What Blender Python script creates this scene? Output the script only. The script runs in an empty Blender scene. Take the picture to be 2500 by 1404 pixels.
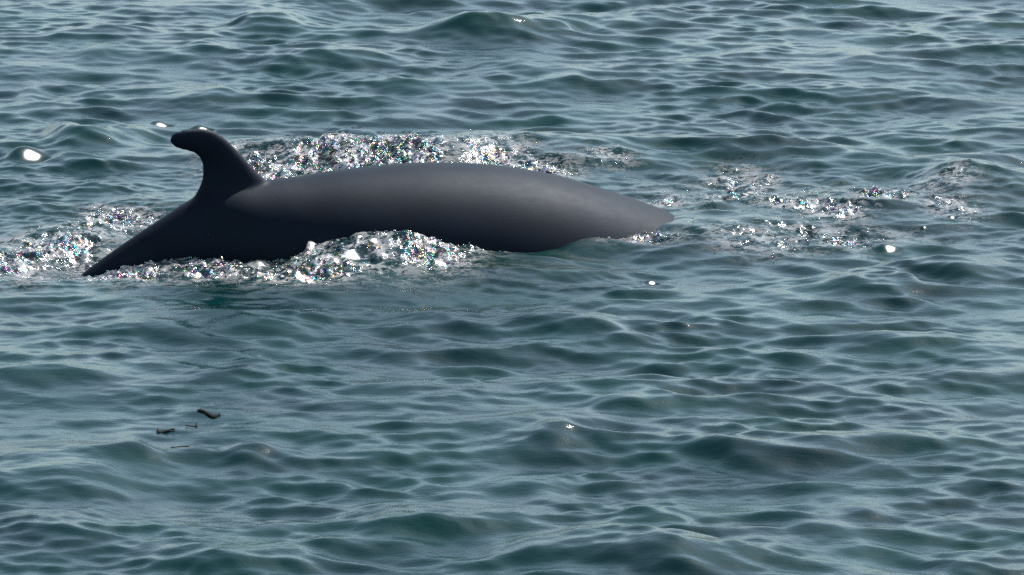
import bpy, math, random
import numpy as np

# ------------------------------------------------------------------ camera, sky, sun, exposure
scene = bpy.context.scene
PITCH = math.radians(14.0)
CAM_H = 8.0
DIST = CAM_H / math.sin(PITCH)
FRAME_W = 6.4
CAM = np.array([0.0, -CAM_H / math.tan(PITCH), CAM_H])
cam_data = bpy.data.cameras.new('camera')
cam_data.sensor_width = 36.0
cam_data.lens = 36.0 * DIST / FRAME_W
cam_data.clip_start = 0.1
cam_data.clip_end = 20000.0
cam = bpy.data.objects.new('camera', cam_data)
scene.collection.objects.link(cam)
cam.location = CAM.tolist()
cam.rotation_euler = (math.pi / 2 - PITCH, 0, 0)
scene.camera = cam

SUN_ELEV = math.radians(52.5)
SUN_AZ = math.radians(43.0)          # measured from +Y towards +X: the sun stands beyond the whale
world = bpy.data.worlds.new('World')
scene.world = world
world.use_nodes = True
wn = world.node_tree
wn.nodes.clear()
w_out = wn.nodes.new('ShaderNodeOutputWorld')
w_bg = wn.nodes.new('ShaderNodeBackground')
w_sky = wn.nodes.new('ShaderNodeTexSky')
w_sky.sky_type = 'NISHITA'
w_sky.sun_disc = False
w_sky.sun_elevation = SUN_ELEV
w_sky.sun_rotation = SUN_AZ
w_sky.altitude = 0
w_sky.air_density = 1.0
w_sky.dust_density = 1.1
w_sky.ozone_density = 1.2
w_bg.inputs['Strength'].default_value = 0.15
w_hs = wn.nodes.new('ShaderNodeHueSaturation')          # thin high haze greys the blue
w_hs.inputs['Saturation'].default_value = 0.72
wn.links.new(w_sky.outputs['Color'], w_hs.inputs['Color'])
w_tint = wn.nodes.new('ShaderNodeMix'); w_tint.data_type = 'RGBA'; w_tint.blend_type = 'MULTIPLY'
w_tint.inputs['Factor'].default_value = 1.0
w_tint.inputs['B'].default_value = (0.89, 0.985, 0.985, 1.0)
wn.links.new(w_hs.outputs['Color'], w_tint.inputs['A'])
wn.links.new(w_tint.outputs['Result'], w_bg.inputs['Color'])
wn.links.new(w_bg.outputs['Background'], w_out.inputs['Surface'])

sun_dir = np.array([math.sin(SUN_AZ) * math.cos(SUN_ELEV), math.cos(SUN_AZ) * math.cos(SUN_ELEV), math.sin(SUN_ELEV)])
sun_data = bpy.data.lights.new('sun', 'SUN')
sun_data.energy = 5.0
sun_data.angle = math.radians(0.53)
sun_data.color = (1.0, 0.97, 0.94)
sun = bpy.data.objects.new('sun', sun_data)
scene.collection.objects.link(sun)
sun.rotation_euler = (math.pi / 2 - SUN_ELEV, 0, math.pi - SUN_AZ)
sun.location = (0, 0, 30)

scene.view_settings.view_transform = 'Standard'
scene.view_settings.look = 'None'
scene.view_settings.gamma = 1.0
scene.view_settings.use_curve_mapping = False
scene.view_settings.exposure = 0.64
scene.render.filter_size = 1.6
scene.cycles.use_denoising = False
scene.cycles.caustics_reflective = False
scene.cycles.caustics_refractive = False

# ------------------------------------------------------------------ helpers
FWD = np.array([0, math.cos(PITCH), -math.sin(PITCH)])
UP = np.array([0, math.sin(PITCH), math.cos(PITCH)])
RIGHT = np.array([1.0, 0, 0])


def ray(px, py):
    sx = (px - 1250.0) / 2500.0 * FRAME_W / DIST
    sy = (702.0 - py) / 2500.0 * FRAME_W / DIST
    return FWD + RIGHT * sx + UP * sy


def ground(px, py, z=0.0):
    """where on the water (height z) a spot of the photograph lies"""
    d = ray(px, py)
    return CAM + d * ((z - CAM[2]) / d[2])


def principled(name):
    m = bpy.data.materials.new(name)
    m.use_nodes = True
    return m, m.node_tree, m.node_tree.nodes['Principled BSDF']


def mesh_from(name, verts, faces, mat, smooth=True):
    me = bpy.data.meshes.new(name)
    me.from_pydata([tuple(map(float, v)) for v in verts], [], faces)
    me.materials.append(mat)
    if smooth:
        me.shade_smooth()
    o = bpy.data.objects.new(name, me)
    scene.collection.objects.link(o)
    return o


def value_noise(x, y, seed):
    """smooth lattice noise in 0..1 on arrays"""
    r = np.random.RandomState(seed)
    N = 256
    tab = r.rand(N, N).astype(np.float32)
    xi = np.floor(x).astype(np.int64); yi = np.floor(y).astype(np.int64)
    fx = (x - xi).astype(np.float32); fy = (y - yi).astype(np.float32)
    fx = fx * fx * fx * (fx * (fx * 6 - 15) + 10); fy = fy * fy * fy * (fy * (fy * 6 - 15) + 10)
    a = tab[xi % N, yi % N]; b = tab[(xi + 1) % N, yi % N]
    c = tab[xi % N, (yi + 1) % N]; d = tab[(xi + 1) % N, (yi + 1) % N]
    return (a * (1 - fx) + b * fx) * (1 - fy) + (c * (1 - fx) + d * fx) * fy


def fbm(x, y, seed, octs=3):
    s = 0; amp = 1; tot = 0
    for k in range(octs):
        s = s + amp * value_noise(x * 2 ** k + 13.7 * k, y * 2 ** k + 7.1 * k, seed + k)
        tot += amp; amp *= 0.5
    return s / tot


# ------------------------------------------------------------------ the sea: one sheet to the horizon
def axis_coords(segs, grow_lo, grow_hi, far):
    c = [segs[0][0]]
    for a, b, st in segs:
        n = int(round((b - a) / st))
        c += list(np.linspace(a, b, n + 1)[1:])
    st = segs[-1][2]; v = c[-1]
    while v < far:
        st *= grow_hi; v += st; c.append(v)
    st = segs[0][2]; v = c[0]; lo = []
    while v > -far:
        st *= grow_lo; v -= st; lo.append(v)
    return np.array(lo[::-1] + c, dtype=np.float64)


XS = axis_coords([(-3.95, 3.95, 0.0085)], 1.12, 1.12, 6000)
YS = axis_coords([(-7.2, 0.0, 0.0175), (0.0, 3.4, 0.0105), (3.4, 9.6, 0.019)], 1.10, 1.08, 6000)
dXS = np.gradient(XS); dYS = np.gradient(YS)
X, Y = np.meshgrid(XS, YS)                                 # rows follow y
SP = np.maximum(dXS[None, :], dYS[:, None]).astype(np.float32)
X0 = X.astype(np.float32); Y0 = Y.astype(np.float32)


def zone(px, py, wx, wy, soft=1.0, z=0.0):
    """soft patch round a spot of the photograph; wx, wy are half sizes in its pixels"""
    g = ground(px, py, z)
    mx = wx * FRAME_W / 2500.0
    my = abs(ground(px, py - wy)[1] - ground(px, py + wy)[1]) / 2
    q = ((X0 - g[0]) / mx) ** 2 + ((Y0 - g[1]) / my) ** 2
    return np.exp(-np.clip(q * soft, 0, 30)).astype(np.float32)


# where the whale has churned the water
churn_spots = [
    # water thrown up in front of the body and below the fin
    (850, 600, 170, 42, 1.0), (910, 645, 170, 30, 1.0), (760, 660, 150, 26, 1.0), (1020, 640, 110, 24, .8), (700, 650, 170, 30, 1.0), (500, 650, 160, 26, .9), (330, 665, 140, 22, .8),
    (1000, 565, 90, 28, 1.0), (1130, 605, 90, 18, .6), (600, 635, 150, 16, .9), (820, 655, 90, 22, 1.0),
    # round the tail stock
    (300, 560, 110, 34, .8), (170, 610, 150, 36, .8), (60, 640, 90, 40, .7), (270, 525, 70, 14, .6),
    # the wave behind the back
    (650, 368, 110, 30, .9), (800, 358, 170, 26, .85), (1000, 355, 170, 25, .85), (1200, 358, 130, 36, 1.0),
    (1310, 375, 90, 24, .9), (560, 335, 60, 16, .8),
    # wake in front of the head
    (1640, 500, 60, 14, .7), (1740, 490, 110, 12, .7), (1830, 440, 90, 26, .5), (1940, 505, 60, 16, .7),
    (2150, 480, 110, 14, .7), (2290, 460, 80, 20, .55), (2320, 510, 60, 28, .7), (2040, 520, 90, 20, .5),
    (1900, 590, 120, 26, .6), (2060, 590, 90, 18, .5), (1560, 585, 110, 10, .6), (1480, 398, 80, 14, .3),
    (1950, 480, 280, 26, .36), (1960, 570, 230, 20, .32)]
churn = np.zeros_like(X0)
for (a, b, c, d, e) in churn_spots:
    lift = 0.15 if (b < 400 and a < 1450) else 0.0        # these lie on the face of the wave behind the back
    churn = np.maximum(churn, e * zone(a, b, c, d, z=lift))
calm = np.maximum.reduce([zone(1500, 660, 420, 30), zone(1750, 545, 120, 22)]) * 0.45

# wind waves: a sum of trochoidal trains, drawn so that shorter ones come in patches
rng = np.random.RandomState(11)
H = np.zeros_like(X0); DX = np.zeros_like(X0); DY = np.zeros_like(X0)
bands = [  # longest, shortest, how many, rms slope of the band, spread of heading (degrees)
    (5.0, 2.4, 14, 0.025, 24), (2.4, 1.3, 26, 0.040, 26), (1.3, 0.7, 36, 0.050, 26),
    (0.7, 0.38, 44, 0.070, 25), (0.38, 0.20, 60, 0.105, 22), (0.20, 0.11, 64, 0.105, 25),
    (0.11, 0.07, 50, 0.060, 30)]
for bi, (L1, L2, n, rms, spread) in enumerate(bands):
    hb = np.zeros_like(X0); xb = np.zeros_like(X0); yb = np.zeros_like(X0)
    for i in range(n):
        L = L1 * (L2 / L1) ** ((i + rng.rand()) / n)
        k = 2 * math.pi / L
        th = math.radians(-96 + rng.randn() * spread)
        kx, ky = k * math.cos(th), k * math.sin(th)
        s = rms * math.sqrt(2.0 / n) * (0.6 + 0.8 * rng.rand())
        A = s / k
        fade = np.clip((L / SP - 3.0) / 5.0, 0, 1)
        ph = (kx * X0 + ky * Y0 + rng.rand() * 6.283).astype(np.float32)
        c_ = np.cos(ph) * (A * fade); s_ = np.sin(ph) * (A * fade)
        hb += c_
        xb -= s_ * (kx / k); yb -= s_ * (ky / k)
    if bi >= 2:                                            # gusts: patches of stronger and weaker ripples
        sc_ = 0.55 + 0.35 * (bi - 2)
        g = fbm(X0 * sc_ + 31 * bi, Y0 * sc_ * 0.45 + 17 * bi, 50 + bi)
        patch = np.clip(0.95 + 3.2 * (g - 0.50), 0.45, 1.5)
        patch *= (1 - calm)
    else:
        patch = 1.0
    H += hb * patch; DX += xb * patch; DY += yb * patch
chop = 0.35

# single waves the photograph shows, each at its own place on the water
warpx = (fbm(X0 * 1.7, Y0 * 1.0, 7) - 0.5) * 0.55
warpy = (fbm(X0 * 1.3 + 40, Y0 * 1.0, 9) - 0.5) * 0.50
XW = X0 + warpx; YW = Y0 + warpy


def ridge(px, py, half_w, amp, near=0.16, far=0.34, rot=0.0, warp=1.0):
    """a wave whose crest runs through (px, py), steeper on the side nearer the camera"""
    amp *= 0.92
    g = ground(px, py, amp)
    xx = X0 * (1 - warp) + XW * warp - g[0]; yy = Y0 * (1 - warp) + YW * warp - g[1]
    c, s = math.cos(math.radians(rot)), math.sin(math.radians(rot))
    u = xx * c + yy * s; v = -xx * s + yy * c
    mx = half_w * FRAME_W / 2500.0
    sg = np.where(v < 0, near, far)
    e = np.clip((v / sg) ** 2 + (np.abs(u) / mx) ** 2.4, 0, 30)
    return (amp * np.exp(-e)).astype(np.float32)


RIDGES = [
    # px, py of the crest, half width, height, near, far, heading
    (640, 28, 130, .13, .36, .6, 0), (1200, 55, 130, .12, .34, .5, 4), (1330, 60, 80, .06, .3, .4, -10),
    (190, 303, 70, .10, .36, .5, 12), (300, 312, 60, .09, .34, .4, -20), (240, 345, 110, .05, .2, .3, 6),
    (900, 330, 400, .18, .26, .5, 0), (1250, 345, 200, .06, .3, .5, -25),
    (1480, 385, 160, .07, .22, .4, -8), (1700, 350, 300, .05, .22, .4, -4), (2050, 378, 260, .05, .22, .4, -3),
    (2380, 402, 150, .13, .32, .55, 0), (2300, 425, 110, .03, .25, .4, 30),
    (190, 400, 160, .06, .24, .4, -14), (80, 500, 110, .05, .22, .3, 0),
    (2340, 640, 170, .07, .20, .35, -14), (2090, 675, 110, .08, .22, .34, 20), (1560, 655, 160, .03, .16, .25, 0),
    (1430, 790, 110, .045, .18, .3, -6), (2150, 808, 210, .07, .26, .4, -10), (1320, 935, 150, .05, .18, .3, -4),
    (1560, 955, 120, .06, .2, .3, -14), (1900, 860, 150, .05, .18, .3, 0), (820, 740, 110, .04, .16, .3, 10),
    (500, 770, 260, .07, .24, .4, -6), (640, 880, 120, .04, .18, .3, -8), (160, 905, 150, .05, .18, .3, 6),
    (1340, 1050, 110, .08, .22, .36, -4), (1780, 1075, 170, .06, .2, .34, -10), (2120, 1065, 180, .06, .2, .3, 0),
    (100, 1130, 190, .11, .42, .5, 0), (650, 1095, 60, .05, .18, .3, 0), (310, 1098, 60, .04, .16, .3, 0),
    (1290, 1180, 70, .04, .14, .25, 6), (1060, 1252, 170, .09, .2, .42, 4), (2030, 1225, 90, .04, .16, .3, -4),
    (1600, 1248, 80, .04, .15, .3, 0), (1480, 1310, 180, .12, .34, .5, 8), (1740, 1325, 220, .12, .36, .5, -10),
    (560, 1345, 160, .07, .24, .4, 0), (80, 1290, 110, .05, .2, .4, 0), (2360, 1345, 130, .05, .2, .3, 0),
    (250, 75, 110, .04, .24, .4, 0), (520, 110, 60, .03, .2, .3, 0), (800, 145, 130, .05, .24, .4, -4),
    (1180, 145, 60, .04, .22, .3, 0), (480, 215, 110, .04, .22, .3, 0), (90, 222, 50, .04, .22, .3, 0),
    (1340, 192, 70, .04, .22, .3, 0), (1850, 118, 90, .03, .22, .3, 0), (2070, 140, 60, .03, .22, .3, 0),
    (1590, 30, 50, .03, .24, .3, 0), (250, 130, 80, .04, .24, .3, 0)]
for r in RIDGES:
    H += ridge(*r)
# the hump of water lapping up the near flank, and the swell pushed up round tail and head
H += ridge(915, 560, 195, .20, .30, .16, 0, 0.08)
H += ridge(1010, 600, 50, .045, .14, .10, 0, 0.1)
H -= ridge(215, 600, 110, .105, .3, .3, 0, 0.1)
H -= ridge(1540, 622, 140, .055, .3, .3, 0, 0.2)
H += ridge(160, 560, 170, .07, .26, .30, 20, 0.5)
H += ridge(1800, 540, 200, .05, .40, .40, 0, 0.3)
# a trough of flatter water in front of that hump
H -= ridge(1000, 720, 330, .05, .25, .2, 0, 0.5)

# churned water: short steep lumps
def lumps(L, seed):
    return fbm(X0 / L, Y0 / (L * 1.25), seed, 2) - 0.5
fade_s = np.clip((0.05 / SP - 1.0) / 2.0, 0, 1)
brk = np.clip((fbm(X0 * 3.2, Y0 * 1.6, 77) - 0.36) * 4.5, 0, 1)      # torn into clots
churn_t = np.clip(churn * (0.38 + 0.80 * brk), 0, 1)
H += churn_t * fade_s * (lumps(0.085, 101) * 0.120 + lumps(0.05, 131) * 0.075)
H += churn * lumps(0.19, 161) * 0.035

X1 = X0 + DX * chop; Y1 = Y0 + DY * chop

# broad smooth facets that mirror the sun straight at the camera
half = None
def sun_facet(px, py, size, amp_scale=1.0):
    global H
    g = ground(px, py)
    v = CAM - g; v /= np.linalg.norm(v)
    h = v + sun_dir; h /= np.linalg.norm(h)
    sx, sy = -h[0] / h[2], -h[1] / h[2]                    # surface slopes that give the mirror
    r = size * FRAME_W / 2500.0
    i = int(np.argmin(np.abs(YS - g[1]))); j = int(np.argmin(np.abs(XS - g[0])))
    h0 = float(H[i, j])
    u = X0 - g[0]; w = Y0 - g[1]
    R = 1.6
    target = h0 + sx * u + sy * w - (u * u) / (2 * R * .5) - (w * w) / (2 * R)
    q = (u / (r * 1.8)) ** 2 + (w / (r * 1.7)) ** 2
    m = np.exp(-np.clip(q, 0, 30) ** 1.5).astype(np.float32)
    H = (H * (1 - m) + target * m).astype(np.float32)
    return m
smooth_m = np.zeros_like(X0)
r5 = random.Random(8)
glints = [(r5.uniform(600, 920), r5.uniform(628, 690), r5.uniform(4, 8)) for _ in range(26)]
glints += [(r5.uniform(330, 640), r5.uniform(640, 680), r5.uniform(4, 8)) for _ in range(14)]
glints += [(r5.uniform(30, 330), r5.uniform(560, 650), r5.uniform(4, 8)) for _ in range(14)]
glints += [(r5.uniform(1700, 2360), r5.uniform(460, 600), r5.uniform(3, 6)) for _ in range(12)]
glints += [(r5.uniform(650, 1330), r5.uniform(298, 335), r5.uniform(4, 8)) for _ in range(16)]   # on the wave behind
for g_ in glints:
    smooth_m = np.maximum(smooth_m, sun_facet(*g_))
for f in [(75, 390, 34), (393, 297, 18), (495, 309, 16), (742, 683, 18), (860, 652, 20), (1245, 598, 12),
          (1078, 652, 11), (2170, 610, 15), (1592, 686, 11), (925, 330, 7), (1040, 345, 8), (2325, 538, 8), (820, 664, 10)]:
    smooth_m = np.maximum(smooth_m, sun_facet(*f))

ny, nx = X0.shape
co = np.stack([X1 * (1 - smooth_m) + X0 * smooth_m, Y1 * (1 - smooth_m) + Y0 * smooth_m, H], -1).reshape(-1, 3).astype(np.float32)
idx = np.arange(ny * nx, dtype=np.int32).reshape(ny, nx)
quads = np.stack([idx[:-1, :-1], idx[:-1, 1:], idx[1:, 1:], idx[1:, :-1]], -1).reshape(-1, 4)
me = bpy.data.meshes.new('sea')
me.vertices.add(ny * nx); me.vertices.foreach_set('co', co.ravel())
me.loops.add(quads.size); me.loops.foreach_set('vertex_index', quads.ravel())
me.polygons.add(len(quads))
me.polygons.foreach_set('loop_start', np.arange(0, quads.size, 4, dtype=np.int32))
me.update(calc_edges=True)
me.shade_smooth()
at = me.attributes.new('churn', 'FLOAT', 'POINT'); at.data.foreach_set('value', churn_t.ravel())
at = me.attributes.new('glassy', 'FLOAT', 'POINT'); at.data.foreach_set('value', smooth_m.ravel())

mat, nt, bs = principled('sea_water')
N = nt.nodes; Lk = nt.links
geo = N.new('ShaderNodeNewGeometry')
ach = N.new('ShaderNodeAttribute'); ach.attribute_name = 'churn'
agl = N.new('ShaderNodeAttribute'); agl.attribute_name = 'glassy'
mp = N.new('ShaderNodeMapping'); mp.inputs['Scale'].default_value = (1.0, 1.7, 1.0)
Lk.new(geo.outputs['Position'], mp.inputs['Vector'])


def noise(scale, detail=3, rough=.55, vec=None, dist=0.0):
    n = N.new('ShaderNodeTexNoise')
    n.inputs['Scale'].default_value = scale; n.inputs['Detail'].default_value = detail
    n.inputs['Roughness'].default_value = rough; n.inputs['Distortion'].default_value = dist
    Lk.new(vec or mp.outputs['Vector'], n.inputs['Vector'])
    return n


def math_n(op, a, b=None, clamp=False):
    m = N.new('ShaderNodeMath'); m.operation = op; m.use_clamp = clamp
    for k, v in ((0, a), (1, b)):
        if v is None: continue
        if isinstance(v, (int, float)): m.inputs[k].default_value = v
        else: Lk.new(v, m.inputs[k])
    return m.outputs[0]


# body colour of the water: teal, a little murkier in places, milky where air is beaten in
n1 = noise(0.9, 4)
ramp = N.new('ShaderNodeValToRGB')
ramp.color_ramp.elements[0].position = .35; ramp.color_ramp.elements[0].color = (0.0006, 0.013, 0.015, 1)
ramp.color_ramp.elements[1].position = .65; ramp.color_ramp.elements[1].color = (0.0010, 0.023, 0.021, 1)
Lk.new(n1.outputs['Fac'], ramp.inputs['Fac'])
nf = noise(30, 5, .7, dist=.8)
nf2 = noise(7, 3, .6)
foam_raw = math_n('MULTIPLY', math_n('SUBTRACT', math_n('MULTIPLY', nf.outputs['Fac'], math_n('MULTIPLY', nf2.outputs['Fac'], 2.0)), .47), 9.0, True)
foam = math_n('MULTIPLY', foam_raw, math_n('POWER', ach.outputs['Fac'], 0.8), True)
mixc = N.new('ShaderNodeMix'); mixc.data_type = 'RGBA'
Lk.new(math_n('MULTIPLY', foam, 0.8), mixc.inputs['Factor'])
Lk.new(ramp.outputs['Color'], mixc.inputs['A'])
mixc.inputs['B'].default_value = (0.80, 0.74, 0.70, 1)
Lk.new(mixc.outputs['Result'], bs.inputs['Base Color'])
bs.inputs['IOR'].default_value = 1.333
rg = math_n('ADD', math_n('MULTIPLY', ach.outputs['Fac'], 0.10), math_n('ADD', math_n('MULTIPLY', agl.outputs['Fac'], .06), 0.095))
Lk.new(rg, bs.inputs['Roughness'])
# a skin of bubble film where the water is beaten: it splits the sun's glitter into colours
vfilm = N.new('ShaderNodeTexVoronoi'); vfilm.inputs['Scale'].default_value = 30
Lk.new(mp.outputs['Vector'], vfilm.inputs['Vector'])
sepf = N.new('ShaderNodeSeparateColor'); Lk.new(vfilm.outputs['Color'], sepf.inputs['Color'])
film_t = math_n('MULTIPLY', math_n('ADD', math_n('MULTIPLY', sepf.outputs[0], 520), 120), math_n('MULTIPLY', math_n('SUBTRACT', ach.outputs['Fac'], .33), 6.0, True))
Lk.new(math_n('MAXIMUM', film_t, 0.0), bs.inputs['Thin Film Thickness'])
bs.inputs['Thin Film IOR'].default_value = 1.6
# ripples too fine for the sheet
mpr = N.new('ShaderNodeMapping'); mpr.inputs['Scale'].default_value = (0.6, 1.5, 1.0)
Lk.new(geo.outputs['Position'], mpr.inputs['Vector'])
nb1 = noise(20, 4, .65, mpr.outputs['Vector']); nb2 = noise(42, 2, .5)
b1 = N.new('ShaderNodeBump'); b1.inputs['Distance'].default_value = .010
keep = math_n('SUBTRACT', 1.0, agl.outputs['Fac'])
Lk.new(math_n('MULTIPLY', keep, .30), b1.inputs['Strength'])
Lk.new(nb1.outputs['Fac'], b1.inputs['Height'])
b2 = N.new('ShaderNodeBump'); b2.inputs['Distance'].default_value = .022
Lk.new(math_n('MULTIPLY', keep, math_n('ADD', math_n('MULTIPLY', ach.outputs['Fac'], .9), .06)), b2.inputs['Strength'])
Lk.new(nb2.outputs['Fac'], b2.inputs['Height']); Lk.new(b1.outputs['Normal'], b2.inputs['Normal'])
Lk.new(b2.outputs['Normal'], bs.inputs['Normal'])
me.materials.append(mat)
sea = bpy.data.objects.new('sea', me)
scene.collection.objects.link(sea)
sea['kind'] = 'structure'
sea['label'] = 'rippled teal sea with churned glittering water round the whale'


def sea_height(x, y):
    i = int(np.argmin(np.abs(YS - y))); j = int(np.argmin(np.abs(XS - x)))
    return float(co[i * nx + j, 2])


# ------------------------------------------------------------------ the whale
AX0 = ground(215, 655)[:2]; AX1 = ground(1655, 530)[:2]       # its long axis seen from above
AX0 = np.array([AX0[0], .74]); AX1 = np.array([AX1[0], 1.92])
ax = (AX1 - AX0) / np.linalg.norm(AX1 - AX0)
perp = np.array([-ax[1], ax[0]])                              # points away from the camera


def on_whale_plane(px, py):
    """the point of the whale's upright middle plane behind a spot of the photograph"""
    d = ray(px, py)
    n = np.array([perp[0], perp[1], 0.0])
    t = np.dot(np.array([AX0[0], AX0[1], 0]) - CAM, n) / np.dot(d, n)
    return CAM + d * t


STN = [  # px, py of the back line, half width, half height
    (-420, 1010, .05, .09), (-250, 940, .08, .17), (-80, 855, .08, .24), (90, 748, .09, .27), (210, 655, .10, .29),
    (330, 570, .115, .32), (400, 527, .135, .35), (450, 497, .16, .38), (500, 470, .20, .42), (570, 452, .31, .46),
    (650, 440, .39, .52), (740, 427, .47, .58), (850, 410, .55, .64), (1000, 396, .62, .70), (1100, 394, .66, .74),
    (1200, 398, .69, .76), (1300, 411, .71, .78), (1400, 433, .72, .79), (1500, 463, .72, .79), (1580, 491, .71, .78),
    (1635, 512, .71, .78), (1682, 542, .71, .77), (1760, 612, .69, .76), (1850, 680, .66, .73), (1950, 700, .62, .70), (2200, 815, .52, .60), (2450, 905, .38, .44),
    (2650, 965, .22, .26), (2730, 1010, .08, .10)]
# a smooth run of stations through those
st = np.array(STN, float)
def catmull(P, m):
    out = []
    for i in range(len(P) - 1):
        p0 = P[max(i - 1, 0)]; p1 = P[i]; p2 = P[i + 1]; p3 = P[min(i + 2, len(P) - 1)]
        for t in np.linspace(0, 1, m, endpoint=False):
            out.append(.5 * ((2 * p1) + (-p0 + p2) * t + (2 * p0 - 5 * p1 + 4 * p2 - p3) * t * t + (-p0 + 3 * p1 - 3 * p2 + p3) * t ** 3))
    out.append(P[-1]); return np.array(out)
st = catmull(st, 5); st[:, 2] *= .9
SEG = 56
V = []; F = []
ct, sn = math.cos(PITCH), math.sin(PITCH)
for (px, py, w, c) in st:
    p = on_whale_plane(px, py)
    zc = p[2] - math.sqrt((c * ct) ** 2 + (w * sn) ** 2) / ct
    keel = max(0.0, min(1.0, (620 - px) / 250.0))             # the tail stock is a narrow keel
    for k in range(SEG):
        a = 2 * math.pi * k / SEG
        sa, ca = math.sin(a), math.cos(a)
        e = 1.0 - 0.35 * keel
        oy = w * math.copysign(abs(ca) ** e, ca)
        oz = c * math.copysign(abs(sa) ** (1.0 if sa < 0 else 1.0 - 0.05 * (1 - keel)), sa)
        V.append((p[0] + perp[0] * oy, p[1] + perp[1] * oy, zc + oz))
nst = len(st)
for i in range(nst - 1):
    for k in range(SEG):
        F.append((i * SEG + k, i * SEG + (k + 1) % SEG, (i + 1) * SEG + (k + 1) % SEG, (i + 1) * SEG + k))
F.append(tuple(range(SEG))[::-1]); F.append(tuple((nst - 1) * SEG + k for k in range(SEG)))
# dorsal fin: leading and trailing edge pairs, swept to a blunt hooked tip
FIN = np.array([
    (700, 560, 430, 590, .150), (682, 500, 447, 525, .120), (660, 452, 474, 480, .088), (640, 430, 490, 446, .070), (617, 409, 494, 421, .060), (594, 383, 491, 396, .054),
    (570, 357, 480, 378, .048), (547, 335, 460, 370, .043), (524, 320, 443, 367, .038), (500, 313, 430, 363, .033),
    (470, 314, 420, 356, .028), (445, 317, 415, 350, .023), (427, 323, 413, 343, .017), (418, 329, 413.5, 337, .010)], float)
FIN = catmull(FIN, 4)
base = len(V); CH = 28
for (lx, ly, tx, ty, th) in FIN:
    a = on_whale_plane(lx, ly); b = on_whale_plane(tx, ty)
    for k in range(CH):
        ang = 2 * math.pi * k / CH
        f = .5 - .5 * math.cos(ang)                           # 0 at the leading edge, 1 at the trailing edge
        prof = math.copysign(1, math.sin(ang)) * (abs(math.sin(ang)) ** .8) * (1.15 - .45 * f) if abs(math.sin(ang)) > 1e-6 else 0
        q = a * (1 - f) + b * f
        V.append((q[0] + perp[0] * th * prof, q[1] + perp[1] * th * prof, q[2]))
for i in range(len(FIN) - 1):
    for k in range(CH):
        F.append((base + i * CH + k, base + i * CH + (k + 1) % CH, base + (i + 1) * CH + (k + 1) % CH, base + (i + 1) * CH + k))
F.append(tuple(base + k for k in range(CH))[::-1]); F.append(tuple(base + (len(FIN) - 1) * CH + k for k in range(CH)))
# tail flukes, under water
p = on_whale_plane(-420, 1010); base = len(V)
fl = [(0.05, 0.0, .05), (-.15, .25, .035), (-.42, .62, .02), (-.60, .95, .008), (-.62, .80, .008), (-.50, .35, .015), (-.42, 0, .03)]
ring = fl + [(u, -v, t) for (u, v, t) in fl[-2:0:-1]]
for sgn in (1, -1):
    for (u, v, t) in ring:
        V.append((p[0] + ax[0] * u + perp[0] * v, p[1] + ax[1] * u + perp[1] * v, p[2] - .1 + sgn * t))
nr = len(ring)
F.append(tuple(base + k for k in range(nr))); F.append(tuple(base + nr + k for k in range(nr))[::-1])
for k in range(nr):
    F.append((base + k, base + nr + k, base + nr + (k + 1) % nr, base + (k + 1) % nr))

skin, nt2, b_ = principled('wet_whale_skin')
N = nt2.nodes; Lk = nt2.links
g2 = N.new('ShaderNodeNewGeometry')
mp2 = N.new('ShaderNodeMapping'); mp2.inputs['Scale'].default_value = (1, 1, 2.2)
Lk.new(g2.outputs['Position'], mp2.inputs['Vector'])
na = noise(2.2, 5, .6, mp2.outputs['Vector']); nb = noise(38, 4, .6, mp2.outputs['Vector']); nc = noise(9, 4, .6, mp2.outputs['Vector'])
rp = N.new('ShaderNodeValToRGB')
rp.color_ramp.elements[0].position = .3; rp.color_ramp.elements[0].color = (0.0006, 0.002, 0.005, 1)
rp.color_ramp.elements[1].position = .75; rp.color_ramp.elements[1].color = (0.0024, 0.006, 0.014, 1)
Lk.new(na.outputs['Fac'], rp.inputs['Fac']); Lk.new(rp.outputs['Color'], b_.inputs['Base Color'])
b_.inputs['IOR'].default_value = 1.25
b_.inputs['Coat Weight'].default_value = .06; b_.inputs['Coat Roughness'].default_value = .6; b_.inputs['Coat IOR'].default_value = 1.22
b_.inputs['Specular Tint'].default_value = (.74, .86, 1.0, 1)
rr = N.new('ShaderNodeMapRange'); rr.inputs['To Min'].default_value = .54; rr.inputs['To Max'].default_value = .66
Lk.new(nc.outputs['Fac'], rr.inputs['Value']); Lk.new(rr.outputs['Result'], b_.inputs['Roughness'])
bb = N.new('ShaderNodeBump'); bb.inputs['Distance'].default_value = .003; bb.inputs['Strength'].default_value = .25
Lk.new(nb.outputs['Fac'], bb.inputs['Height']); Lk.new(bb.outputs['Normal'], b_.inputs['Normal'])

whale = mesh_from('whale', V, F, skin)
rm = whale.modifiers.new('remesh', 'REMESH'); rm.mode = 'VOXEL'; rm.voxel_size = .013
dg = bpy.context.evaluated_depsgraph_get()
done = bpy.data.meshes.new_from_object(whale.evaluated_get(dg), depsgraph=dg)
whale.modifiers.clear(); whale.data = done; done.name = 'whale'
if not done.materials: done.materials.append(skin)
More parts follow.
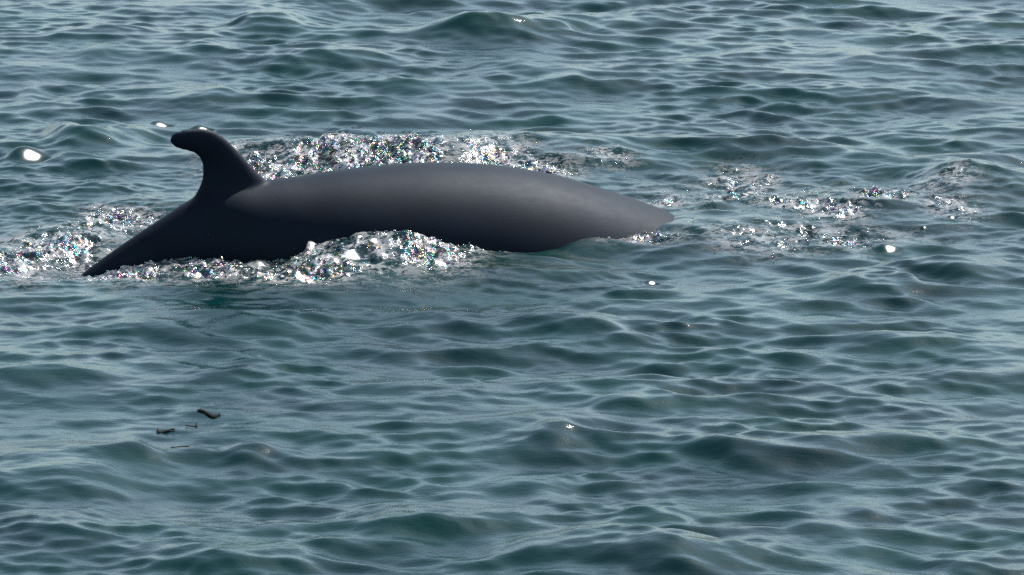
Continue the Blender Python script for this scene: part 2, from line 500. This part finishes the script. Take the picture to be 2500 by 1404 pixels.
# even out the skin: strongly on the body, lightly on the fin
nv = len(done.vertices); P = np.empty(nv * 3, np.float32); done.vertices.foreach_get('co', P); P = P.reshape(-1, 3)
ne = len(done.edges); E = np.empty(ne * 2, np.int32); done.edges.foreach_get('vertices', E); E = E.reshape(-1, 2)
deg = np.bincount(E.ravel(), minlength=nv).astype(np.float32)[:, None]
along = (P[:, 0] - AX0[0]) * ax[0] + (P[:, 1] - AX0[1]) * ax[1]
fa = on_whale_plane(640, 430); fb = on_whale_plane(405, 430)
f0 = (fa[0] - AX0[0]) * ax[0] + (fa[1] - AX0[1]) * ax[1] + .12; f1 = (fb[0] - AX0[0]) * ax[0] + (fb[1] - AX0[1]) * ax[1]
zb = fa[2] - .16
wgt = np.maximum(np.clip((along - f0) / .15, 0, 1), np.maximum(np.clip((f1 - along) / .15, 0, 1), np.clip((zb - P[:, 2]) / .12, 0, 1)))[:, None]
for it in range(70):
    acc = np.stack([np.bincount(E[:, 0], weights=P[E[:, 1], c], minlength=nv) + np.bincount(E[:, 1], weights=P[E[:, 0], c], minlength=nv) for c in range(3)], 1)
    m_ = acc / deg
    k_ = (1.0 if it < 7 else wgt) * .6
    P = (P + (m_ - P) * k_).astype(np.float32)
done.vertices.foreach_set('co', P.ravel()); done.update()
done.shade_smooth()
whale['label'] = 'dark grey whale arching its back out of the sea with a hooked black dorsal fin'
whale['category'] = 'whale'

# ------------------------------------------------------------------ froth: bubbles and drops in the churned water
film, nt3, b3 = principled('bubble_film')
b3.inputs['Base Color'].default_value = (.9, .95, .95, 1)
b3.inputs['Roughness'].default_value = .06
b3.inputs['IOR'].default_value = 1.33
b3.inputs['Transmission Weight'].default_value = 1.0
N = nt3.nodes; Lk = nt3.links
a3 = N.new('ShaderNodeAttribute'); a3.attribute_name = 'film'
Lk.new(a3.outputs['Fac'], b3.inputs['Thin Film Thickness'])
b3.inputs['Thin Film IOR'].default_value = 1.6

t = (1 + 5 ** .5) / 2
ic = np.array([(-1, t, 0), (1, t, 0), (-1, -t, 0), (1, -t, 0), (0, -1, t), (0, 1, t), (0, -1, -t), (0, 1, -t), (t, 0, -1), (t, 0, 1), (-t, 0, -1), (-t, 0, 1)], float)
fc = [(0, 11, 5), (0, 5, 1), (0, 1, 7), (0, 7, 10), (0, 10, 11), (1, 5, 9), (5, 11, 4), (11, 10, 2), (10, 7, 6), (7, 1, 8),
      (3, 9, 4), (3, 4, 2), (3, 2, 6), (3, 6, 8), (3, 8, 9), (4, 9, 5), (2, 4, 11), (6, 2, 10), (8, 6, 7), (9, 8, 1)]
ic /= np.linalg.norm(ic[0])
vs = list(map(tuple, ic)); mid = {}; f2 = []
def midp(a, b):
    k = (min(a, b), max(a, b))
    if k not in mid:
        m = (np.array(vs[a]) + np.array(vs[b])); m /= np.linalg.norm(m); mid[k] = len(vs); vs.append(tuple(m))
    return mid[k]
for (a, b, c) in fc:
    ab, bc, ca = midp(a, b), midp(b, c), midp(c, a)
    f2 += [(a, ab, ca), (b, bc, ab), (c, ca, bc), (ab, bc, ca)]
SV = np.array(vs, np.float32); SF = np.array(f2, np.int32)
r4 = np.random.RandomState(5)
prob = (churn_t ** 1.6).copy()
inside = (np.abs(X0) < 3.9) & (Y0 > -1.5) & (Y0 < 6)
area = (dYS[:, None] * dXS[None, :])
prob = (prob * inside * area).ravel(); prob /= prob.sum()
NB = 6500
pick = r4.choice(prob.size, NB, p=prob)
rad = 0.0035 + 0.0085 * r4.rand(NB) ** 2.2
cen = co[pick] + np.stack([(r4.rand(NB) - .5) * .008, (r4.rand(NB) - .5) * .01, rad * .25], -1)
BV = (cen[:, None, :] + SV[None] * rad[:, None, None]).reshape(-1, 3).astype(np.float32)
BF = (SF[None] + (np.arange(NB) * len(SV))[:, None, None]).reshape(-1).astype(np.int32)
bm_ = bpy.data.meshes.new('foam_bubbles')
bm_.vertices.add(len(BV)); bm_.vertices.foreach_set('co', BV.ravel())
bm_.loops.add(len(BF)); bm_.loops.foreach_set('vertex_index', BF)
bm_.polygons.add(len(BF) // 3); bm_.polygons.foreach_set('loop_start', np.arange(0, len(BF), 3, dtype=np.int32))
bm_.update(calc_edges=True); bm_.shade_smooth()
at = bm_.attributes.new('film', 'FLOAT', 'POINT')
at.data.foreach_set('value', np.repeat((180 + 520 * r4.rand(NB)).astype(np.float32), len(SV)))
bm_.materials.append(film)
bub = bpy.data.objects.new('foam_bubbles', bm_)
scene.collection.objects.link(bub)
bub['kind'] = 'stuff'
bub['label'] = 'glittering froth of bubbles and drops on the water round the whale'
bub['category'] = 'foam'

# ------------------------------------------------------------------ dark scraps of weed adrift in the foreground
weed, nt4, b4 = principled('dark_weed')
b4.inputs['Roughness'].default_value = .7; b4.inputs['Specular IOR Level'].default_value = 0.1
N = nt4.nodes; Lk = nt4.links
nw = N.new('ShaderNodeTexNoise'); nw.inputs['Scale'].default_value = 30
rw = N.new('ShaderNodeValToRGB')
rw.color_ramp.elements[0].color = (.003, .005, .004, 1); rw.color_ramp.elements[1].color = (.010, .011, .006, 1)
Lk.new(nw.outputs['Fac'], rw.inputs['Fac']); Lk.new(rw.outputs['Color'], b4.inputs['Base Color'])


def scrap(px, py, length, width, turn, seed, label):
    r = random.Random(seed)
    g = ground(px, py)
    n = 14; V = []; F = []
    for i in range(n + 1):
        q = i / n
        w = width * math.sin(math.pi * min(max(q * .94 + .03, 0), 1)) ** .6 * r.uniform(.55, 1.1)
        x = (q - .5) * length; y = math.sin(q * 5 + seed) * width * .9
        for s_ in (-1, -.3, .4, 1):
            a, b = x + r.uniform(-.1, .1) * length / n, y + s_ * w * .5
            c, d = math.cos(turn), math.sin(turn)
            X_, Y_ = g[0] + a * c - b * d, g[1] + a * d + b * c
            V.append((X_, Y_, sea_height(X_, Y_) + .004 + .002 * (1 - s_ * s_)))
    for i in range(n):
        for k in range(3):
            F.append((i * 4 + k, i * 4 + k + 1, (i + 1) * 4 + k + 1, (i + 1) * 4 + k))
    o = mesh_from('seaweed_scrap', V, F, weed)
    so = o.modifiers.new('thickness', 'SOLIDIFY'); so.thickness = .003
    o['label'] = label; o['category'] = 'seaweed'; o['group'] = 'scraps of weed adrift in the foreground'


scrap(510, 1016, .13, .06, .10, 1, 'largest and darkest scrap of weed floating in the left foreground')
scrap(470, 1036, .07, .030, .5, 2, 'thin dark weed shred just below the largest floating scrap')
scrap(402, 1056, .10, .035, -.5, 3, 'brownish weed scrap farthest left among the floating scraps')
scrap(440, 1098, .09, .040, -.3, 4, 'small brown weed scrap floating lowest and nearest the viewer')
